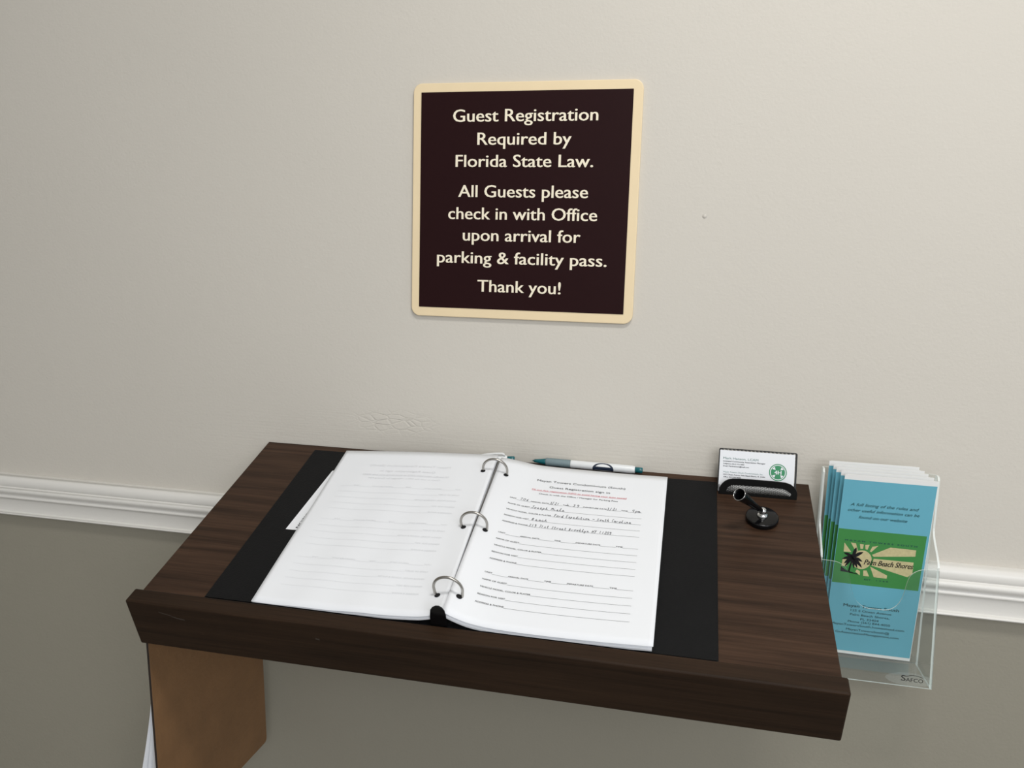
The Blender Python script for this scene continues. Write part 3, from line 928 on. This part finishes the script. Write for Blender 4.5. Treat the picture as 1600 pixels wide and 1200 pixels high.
# ------------------------------------------------------------------ acrylic leaflet holder on the wall at the desk's right end
HL, HR, YB = .3693, .4985, -.0195
hold = empty('leaflet_holder', ((HL + HR) / 2, YB, .9790))
tag(hold, 'clear acrylic leaflet holder on the wall beside the desk right end', 'leaflet holder')
hoff = hold.location
TK = .0022
m = MB(hoff); m.prism(rrect(HL, .979, HR, 1.2164, .003, 4), lambda a, b, d: (a, d, b), YB - TK, YB, 'acrylic', 'acrylic_edge'); m.build('back_panel', hold)
YFB, YFT, ZB, ZT = -.0820, -.0655, .9775, 1.1140
yf = lambda z: YFB + (YFT - YFB) * (z - ZB) / (ZT - ZB)
def ysf(z):       # front edge of a side panel
    if z <= ZT: return yf(z)
    t = min((z - ZT) / .040, 1); t = t * t * (3 - 2 * t)
    return YFT + (-.0330 - YFT) * t
sp_ = [(YB - TK - .0001, ZB), (yf(ZB) + TK + .0002, ZB)] + [(yf(ZT) + TK + .0002, ZT)] + [(ysf(ZT + .040 * i / 14), ZT + .040 * i / 14) for i in range(1, 15)] + [(-.0330, 1.212), (-.031, 1.2155), (-.028, 1.2164), (YB - TK - .0001, 1.2164)]
for x in (HL, HR - TK):
    m = MB(hoff); m.prism(sp_, lambda a, b, d: (d, a, b), x, x + TK, 'acrylic', 'acrylic_edge'); m.build('side_panel', hold)
rc = [(.4985, 1.1140), (.4860, 1.1136), (.4790, 1.1126), (.4730, 1.1096), (.4684, 1.1052), (.4658, 1.0990), (.4640, 1.0916), (.4624, 1.0840), (.4600, 1.0766), (.4566, 1.0705), (.4520, 1.0660), (.4470, 1.0634), (.4420, 1.0624)]
def spline(P, n=5):
    out = []
    for i in range(len(P) - 1):
        p0, p1, p2, p3 = P[max(i - 1, 0)], P[i], P[i + 1], P[min(i + 2, len(P) - 1)]
        for j in range(n):
            t = j / n
            out.append(tuple(.5 * (2 * b + (c - a) * t + (2 * a - 5 * b + 4 * c - d) * t * t + (3 * b - a - 3 * c + d) * t**3) for a, b, c, d in zip(p0, p1, p2, p3)))
    return out + [P[-1]]


rc = spline(rc)
fpoly = [(HL, ZB), (HR, ZB)] + rc + [(HL + HR - x, z) for x, z in rc[::-1]]
m = MB(hoff); m.prism(fpoly, lambda a, b, d: (a, yf(b) + d, b), 0.0, TK - .0002, 'acrylic', 'acrylic_edge')
m.build('front_panel', hold)
m = MB(hoff); m.box((HL + TK, -.0760, .9862), (HR - TK, YB - TK, .9884), 'acrylic'); m.build('base_panel', hold)
# maker's mark on a clear sticker
m = MB(hoff)
el = [(.4745 + .0265 * math.cos(t), .9862 + .0075 * math.sin(t)) for t in [2 * math.pi * i / 36 for i in range(36)]]
m.add([(min(x, HR - .0003), yf(z) - .0002, z) for x, z in el], [list(range(36))], 'sticker')
o = m.build('sticker', hold)
m = MB(hoff)
sfn = lambda x, z: (x, yf(z) - .0004, z)
put_text(m, 'S', .4650, .4700, .9840, .0062, sfn, 'ink', bold=0)
put_text(m, 'AFCO', .4702, .4888, .9836, .0042, sfn, 'ink', bold=0)
ribbon(m, [(.4700 + .0185 * i / 14, .9888 + .0024 * math.sin(math.pi * (i + 1) / 16)) for i in range(15)], .0005, sfn, 'ink')
m.build('sticker_lettering', hold)

# leaflets
LW, LHh = .1000, .2330


def make_leaflet():
    o = empty('leaflet')
    m = MB()
    # folded sheet seen from above: three layers, ribbon of paper
    t = .00030; path = []
    path += [(.0004, .0), (LW * .5, -.0002), (LW - .002, .0)]
    path += [(LW - .002 + .0018 * math.sin(q), .0004 - .0004 * math.cos(q)) for q in [math.pi * i / 8 for i in range(1, 8)]]
    path += [(LW - .002, .0008), (.004, .0009)]
    path += [(.004 - .0014 * math.sin(q), .0013 - .0004 * math.cos(q)) for q in [math.pi * i / 8 for i in range(1, 8)]]
    path += [(.004, .0017), (LW - .004, .0019)]
    L_, R_ = [], []
    for i, (x, y) in enumerate(path):
        xa, ya = path[max(i - 1, 0)]; xb, yb = path[min(i + 1, len(path) - 1)]
        l = math.hypot(xb - xa, yb - ya); nx, ny = -(yb - ya) / l, (xb - xa) / l
        L_.append((x + nx * t / 2, y + ny * t / 2)); R_.append((x - nx * t / 2, y - ny * t / 2))
    n = len(path)
    V = []
    for z in (0, LHh):
        V += [(x, y, z) for x, y in L_] + [(x, y, z) for x, y in R_]
    Fs = []
    for i in range(n - 1):
        Fs += [(i, i + 1, n + i + 1, n + i), (2 * n + i, 3 * n + i, 3 * n + i + 1, 2 * n + i + 1),
               (i, 2 * n + i, 2 * n + i + 1, i + 1), (n + i, n + i + 1, 3 * n + i + 1, 3 * n + i)]
    m.add(V, Fs, 'leaf_paper')
    yfr = -.00038
    fl = lambda x, z, lift=0.0: (x, yfr - .0002 * math.sin(math.pi * x / LW) - lift, z)
    def rect(x0, z0, x1, z1, k, lift, nx_=6):
        V = []
        for i in range(nx_ + 1):
            x = x0 + (x1 - x0) * i / nx_
            V += [fl(x, z0, lift), fl(x, z1, lift)]
        m.add(V, [(2 * i, 2 * i + 2, 2 * i + 3, 2 * i + 1) for i in range(nx_)], k)
    rect(.0002, .0040, .0992, .2272, 'blue', 0)
    rect(.0008, .0948, .0966, .1652, 'green', .00008)
    return o, m, fl, rect


leaf, m, fl, rect = make_leaflet()
for body, a, b, y in (('A full listing of the rules and', .0103, .0839, .1953), ('other useful information can be', .0082, .0854, .1882), ('found on our website', .0210, .0734, .1800)):
    put_text(m, body, a, b, y, .0036, lambda x, z: fl(x, z, .0002), 'dark_green', bold=.004, shear=.32)
put_text(m, 'M A Y A N   T O W E R S   S O U T H', .0095, .0880, .1503, .0019, lambda x, z: fl(x, z, .0002), 'dark_green', bold=.03)
put_text(m, 'EST.   1 9 4 9', .0362, .0625, .1018, .0016, lambda x, z: fl(x, z, .0002), 'dark_green', bold=.02)
rays = [[(.0092, .1476), (.0096, .136), (.018, .1363)], [(.0162, .1485), (.0219, .148), (.0251, .1386), (.022, .1389)], [(.0262, .1478), (.0305, .1476), (.0303, .1418), (.0276, .1414)],
        [(.0321, .1471), (.0369, .148), (.0353, .1413), (.0331, .1417)], [(.038, .1394), (.0403, .1458), (.0465, .1477), (.0399, .1389)],
        [(.0409, .1354), (.0597, .147), (.0875, .1467), (.0877, .1385), (.0431, .1331)], [(.0434, .1306), (.0869, .1308), (.0874, .1163), (.0826, .1113), (.042, .1216)],
        [(.0407, .12), (.0606, .1107), (.0605, .1066), (.0463, .1067)], [(.0339, .114), (.0376, .1144), (.041, .1071), (.0345, .107)],
        [(.0267, .1145), (.0303, .1128), (.0307, .1073), (.0252, .1114)], [(.0096, .1279), (.0091, .1170), (.0150, .1172), (.0170, .1265)]]
for r in rays: m.add([fl(x, z, .00015) for x, z in r], [list(range(len(r)))], 'sand')
m.add([fl(.0302 + .0112 * math.cos(t), .1277 + .0122 * math.sin(t), .00016) for t in [2 * math.pi * i / 36 for i in range(36)]], [list(range(36))], 'sand')
# palm: fronds, trunk, mound
pc = (.0205, .1290)
for (tx, tz), w in (((.0230, .1430), .0016), ((.0313, .1378), .0017), ((.0098, .1346), .0016), ((.0086, .1262), .0016), ((.0116, .1206), .0016), ((.0314, .1254), .0016), ((.0318, .1174), .0016), ((.0268, .1162), .0014), ((.0170, .1330), .0015), ((.0126, .1160), .0012), ((.0232, .1152), .0012)):
    dx, dz = tx - pc[0], tz - pc[1]; l = math.hypot(dx, dz); nx, nz = -dz / l, dx / l
    bend = .0010
    P = []
    for i in range(7):
        t = i / 6; P.append((pc[0] + dx * t, pc[1] + dz * t + bend * math.sin(math.pi * t), w * (.45 + .75 * math.sin(math.pi * min(t * 1.1, 1))) * (1 if t < 1 else .1)))
    V = []
    for x, z, ww in P: V += [fl(x + nx * ww, z + nz * ww, .0003), fl(x - nx * ww, z - nz * ww, .0003)]
    m.add(V, [(2 * i, 2 * i + 1, 2 * i + 3, 2 * i + 2) for i in range(6)], 'ink')
ribbon(m, [(.0205, .1290), (.0198, .1240), (.0188, .1180), (.0180, .1110)], .0018, lambda x, z: fl(x, z, .00028), 'ink')
m.add([fl(x, z, .00028) for x, z in ((.0087, .1170), (.0110, .1150), (.0150, .1122), (.0210, .1106), (.0281, .1090), (.0278, .1080), (.0180, .1095), (.0087, .1102))], [list(range(8))], 'ink')
put_text(m, 'Palm Beach Shores', .0334, .0872, .1222, .0066, lambda x, z: fl(x, z, .0003), 'ink', bold=.022, shear=.35)
for body, a, b, y, cap, bold in (('Mayan Towers South', .0173, .0793, .0645, .0036, .02), ('125 S Ocean Avenue', .0260, .0716, .0588, .0028, .008), ('Palm Beach Shores,', .0259, .0703, .0533, .0028, .008),
        ('FL 33404', .0383, .0587, .0480, .0028, .008), ('Phone (561) 844-4050', .0245, .0720, .0436, .0028, .008), ('MayanTowersSouth.homestead.com', .0060, .0883, .0388, .0028, .008),
        ('MayanTowersSouth@', .0236, .0724, .0328, .0028, .008), ('GsAssociationManagement.com', .0120, .0836, .0280, .0028, .008)):
    put_text(m, body, a, b, y, cap, lambda x, z: fl(x, z, .0002), 'dark_green', bold=bold)
m.build('folded_sheet', leaf)

LEAVES = [  # bottom-left x, y, lean, roll, z
    (.3850, -.0372, .138, .0080, .9890, 'frontmost light blue palm leaflet in the clear acrylic holder, its text readable'),
    (.3822, -.0343, .116, .0080, .9905, 'blue leaflet directly behind the front one in the acrylic holder'),
    (.3788, -.0314, .092, .0060, .9915, 'middle blue leaflet of the five in the acrylic holder'),
    (.3772, -.0286, .068, .0040, .9925, 'blue leaflet second from the back of the acrylic holder'),
    (.3742, -.0258, .040, .0020, .9940, 'rearmost light blue leaflet in the acrylic holder, standing highest and furthest left')]
for i, (x, y, lean, roll, z, lab) in enumerate(LEAVES):
    if i == 0: L = leaf
    else:
        L = leaf.copy(); COL.objects.link(L)
        for c in list(leaf.children):
            d = c.copy(); COL.objects.link(d); d.parent = L
    L.location = (x, y, z)
    L.rotation_euler = Euler((lean, roll, 0), 'YXZ')
    tag(L, lab, 'leaflet', 'leaflets in the acrylic holder')

# ------------------------------------------------------------------ clipboard hanging under the left end
th = .0032
P0 = Vector((-.3710, -.0318, .7435))                      # lower rear corner of the inner face
eu = Vector((-.0128, -.2290, -.0126)).normalized()        # towards the front
ew = Vector((0, -.055, 1)); ew = (ew - eu * ew.dot(eu)).normalized()
en = eu.cross(ew)
if en.x > 0: en = -en                                     # outward: away from the desk, to the left
cbd = empty('clipboard', P0 + eu * .1145)
tag(cbd, 'brown hardboard clipboard hanging on edge under the left end of the desk', 'clipboard')
bo_ = lambda a, b, d: P0 + eu * a + ew * b + en * d
m = MB(cbd.location)
m.prism(rrect(0, 0, .2235, .3175, .006, 6), bo_, 0.0, th, 'board', 'board_edge')
m.build('board', cbd, bevel=0.0004)
m = MB(cbd.location)
m.prism([(.075, .0), (.160, .0), (.160, .0015), (.128, .0075), (.107, .0075), (.075, .0015)], lambda a, b, d: bo_(a, d, th + b), .283, .3160, 'steel')
m.prism([(.107, .0030), (.128, .0030), (.128, .0045), (.107, .0045)], lambda a, b, d: bo_(a, d, th + b), .312, .3430, 'steel')
m.build('clip', cbd)
for i, (flare, inset, lab) in enumerate(((.0185, .007, 'innermost white sheet on the hanging clipboard, next to the board'), (.0330, .009, 'middle white sheet on the hanging clipboard, curling away from the board'),
                                         (.0460, .008, 'outermost white sheet on the hanging clipboard, curled furthest left'))):
    s = empty('paper_sheet', bo_(.11, .03, th + .002))
    tag(s, lab, 'sheet of paper', 'sheets on the hanging clipboard')
    m = MB(s.location)
    n = 14; V = []
    for side in (0, .00025):
        for j in range(n + 1):
            t = j / n
            b = .300 - .279 * t
            d = th + .0009 + i * .0006 + side + flare * (max(t - .28, 0) / .72) ** 1.25
            for a in (.0075, .2235 - inset): V.append(bo_(a, b, d))
    w = 2 * (n + 1)
    Fs = []
    for j in range(n):
        Fs += [(2 * j, 2 * j + 1, 2 * j + 3, 2 * j + 2), (w + 2 * j, w + 2 * j + 2, w + 2 * j + 3, w + 2 * j + 1), (2 * j, 2 * j + 2, w + 2 * j + 2, w + 2 * j), (2 * j + 1, w + 2 * j + 1, w + 2 * j + 3, 2 * j + 3)]
    Fs += [(0, w, w + 1, 1), (2 * n, 2 * n + 1, w + 2 * n + 1, w + 2 * n)]
    m.add(V, Fs, 'paper', True)
    m.build('paper', s)
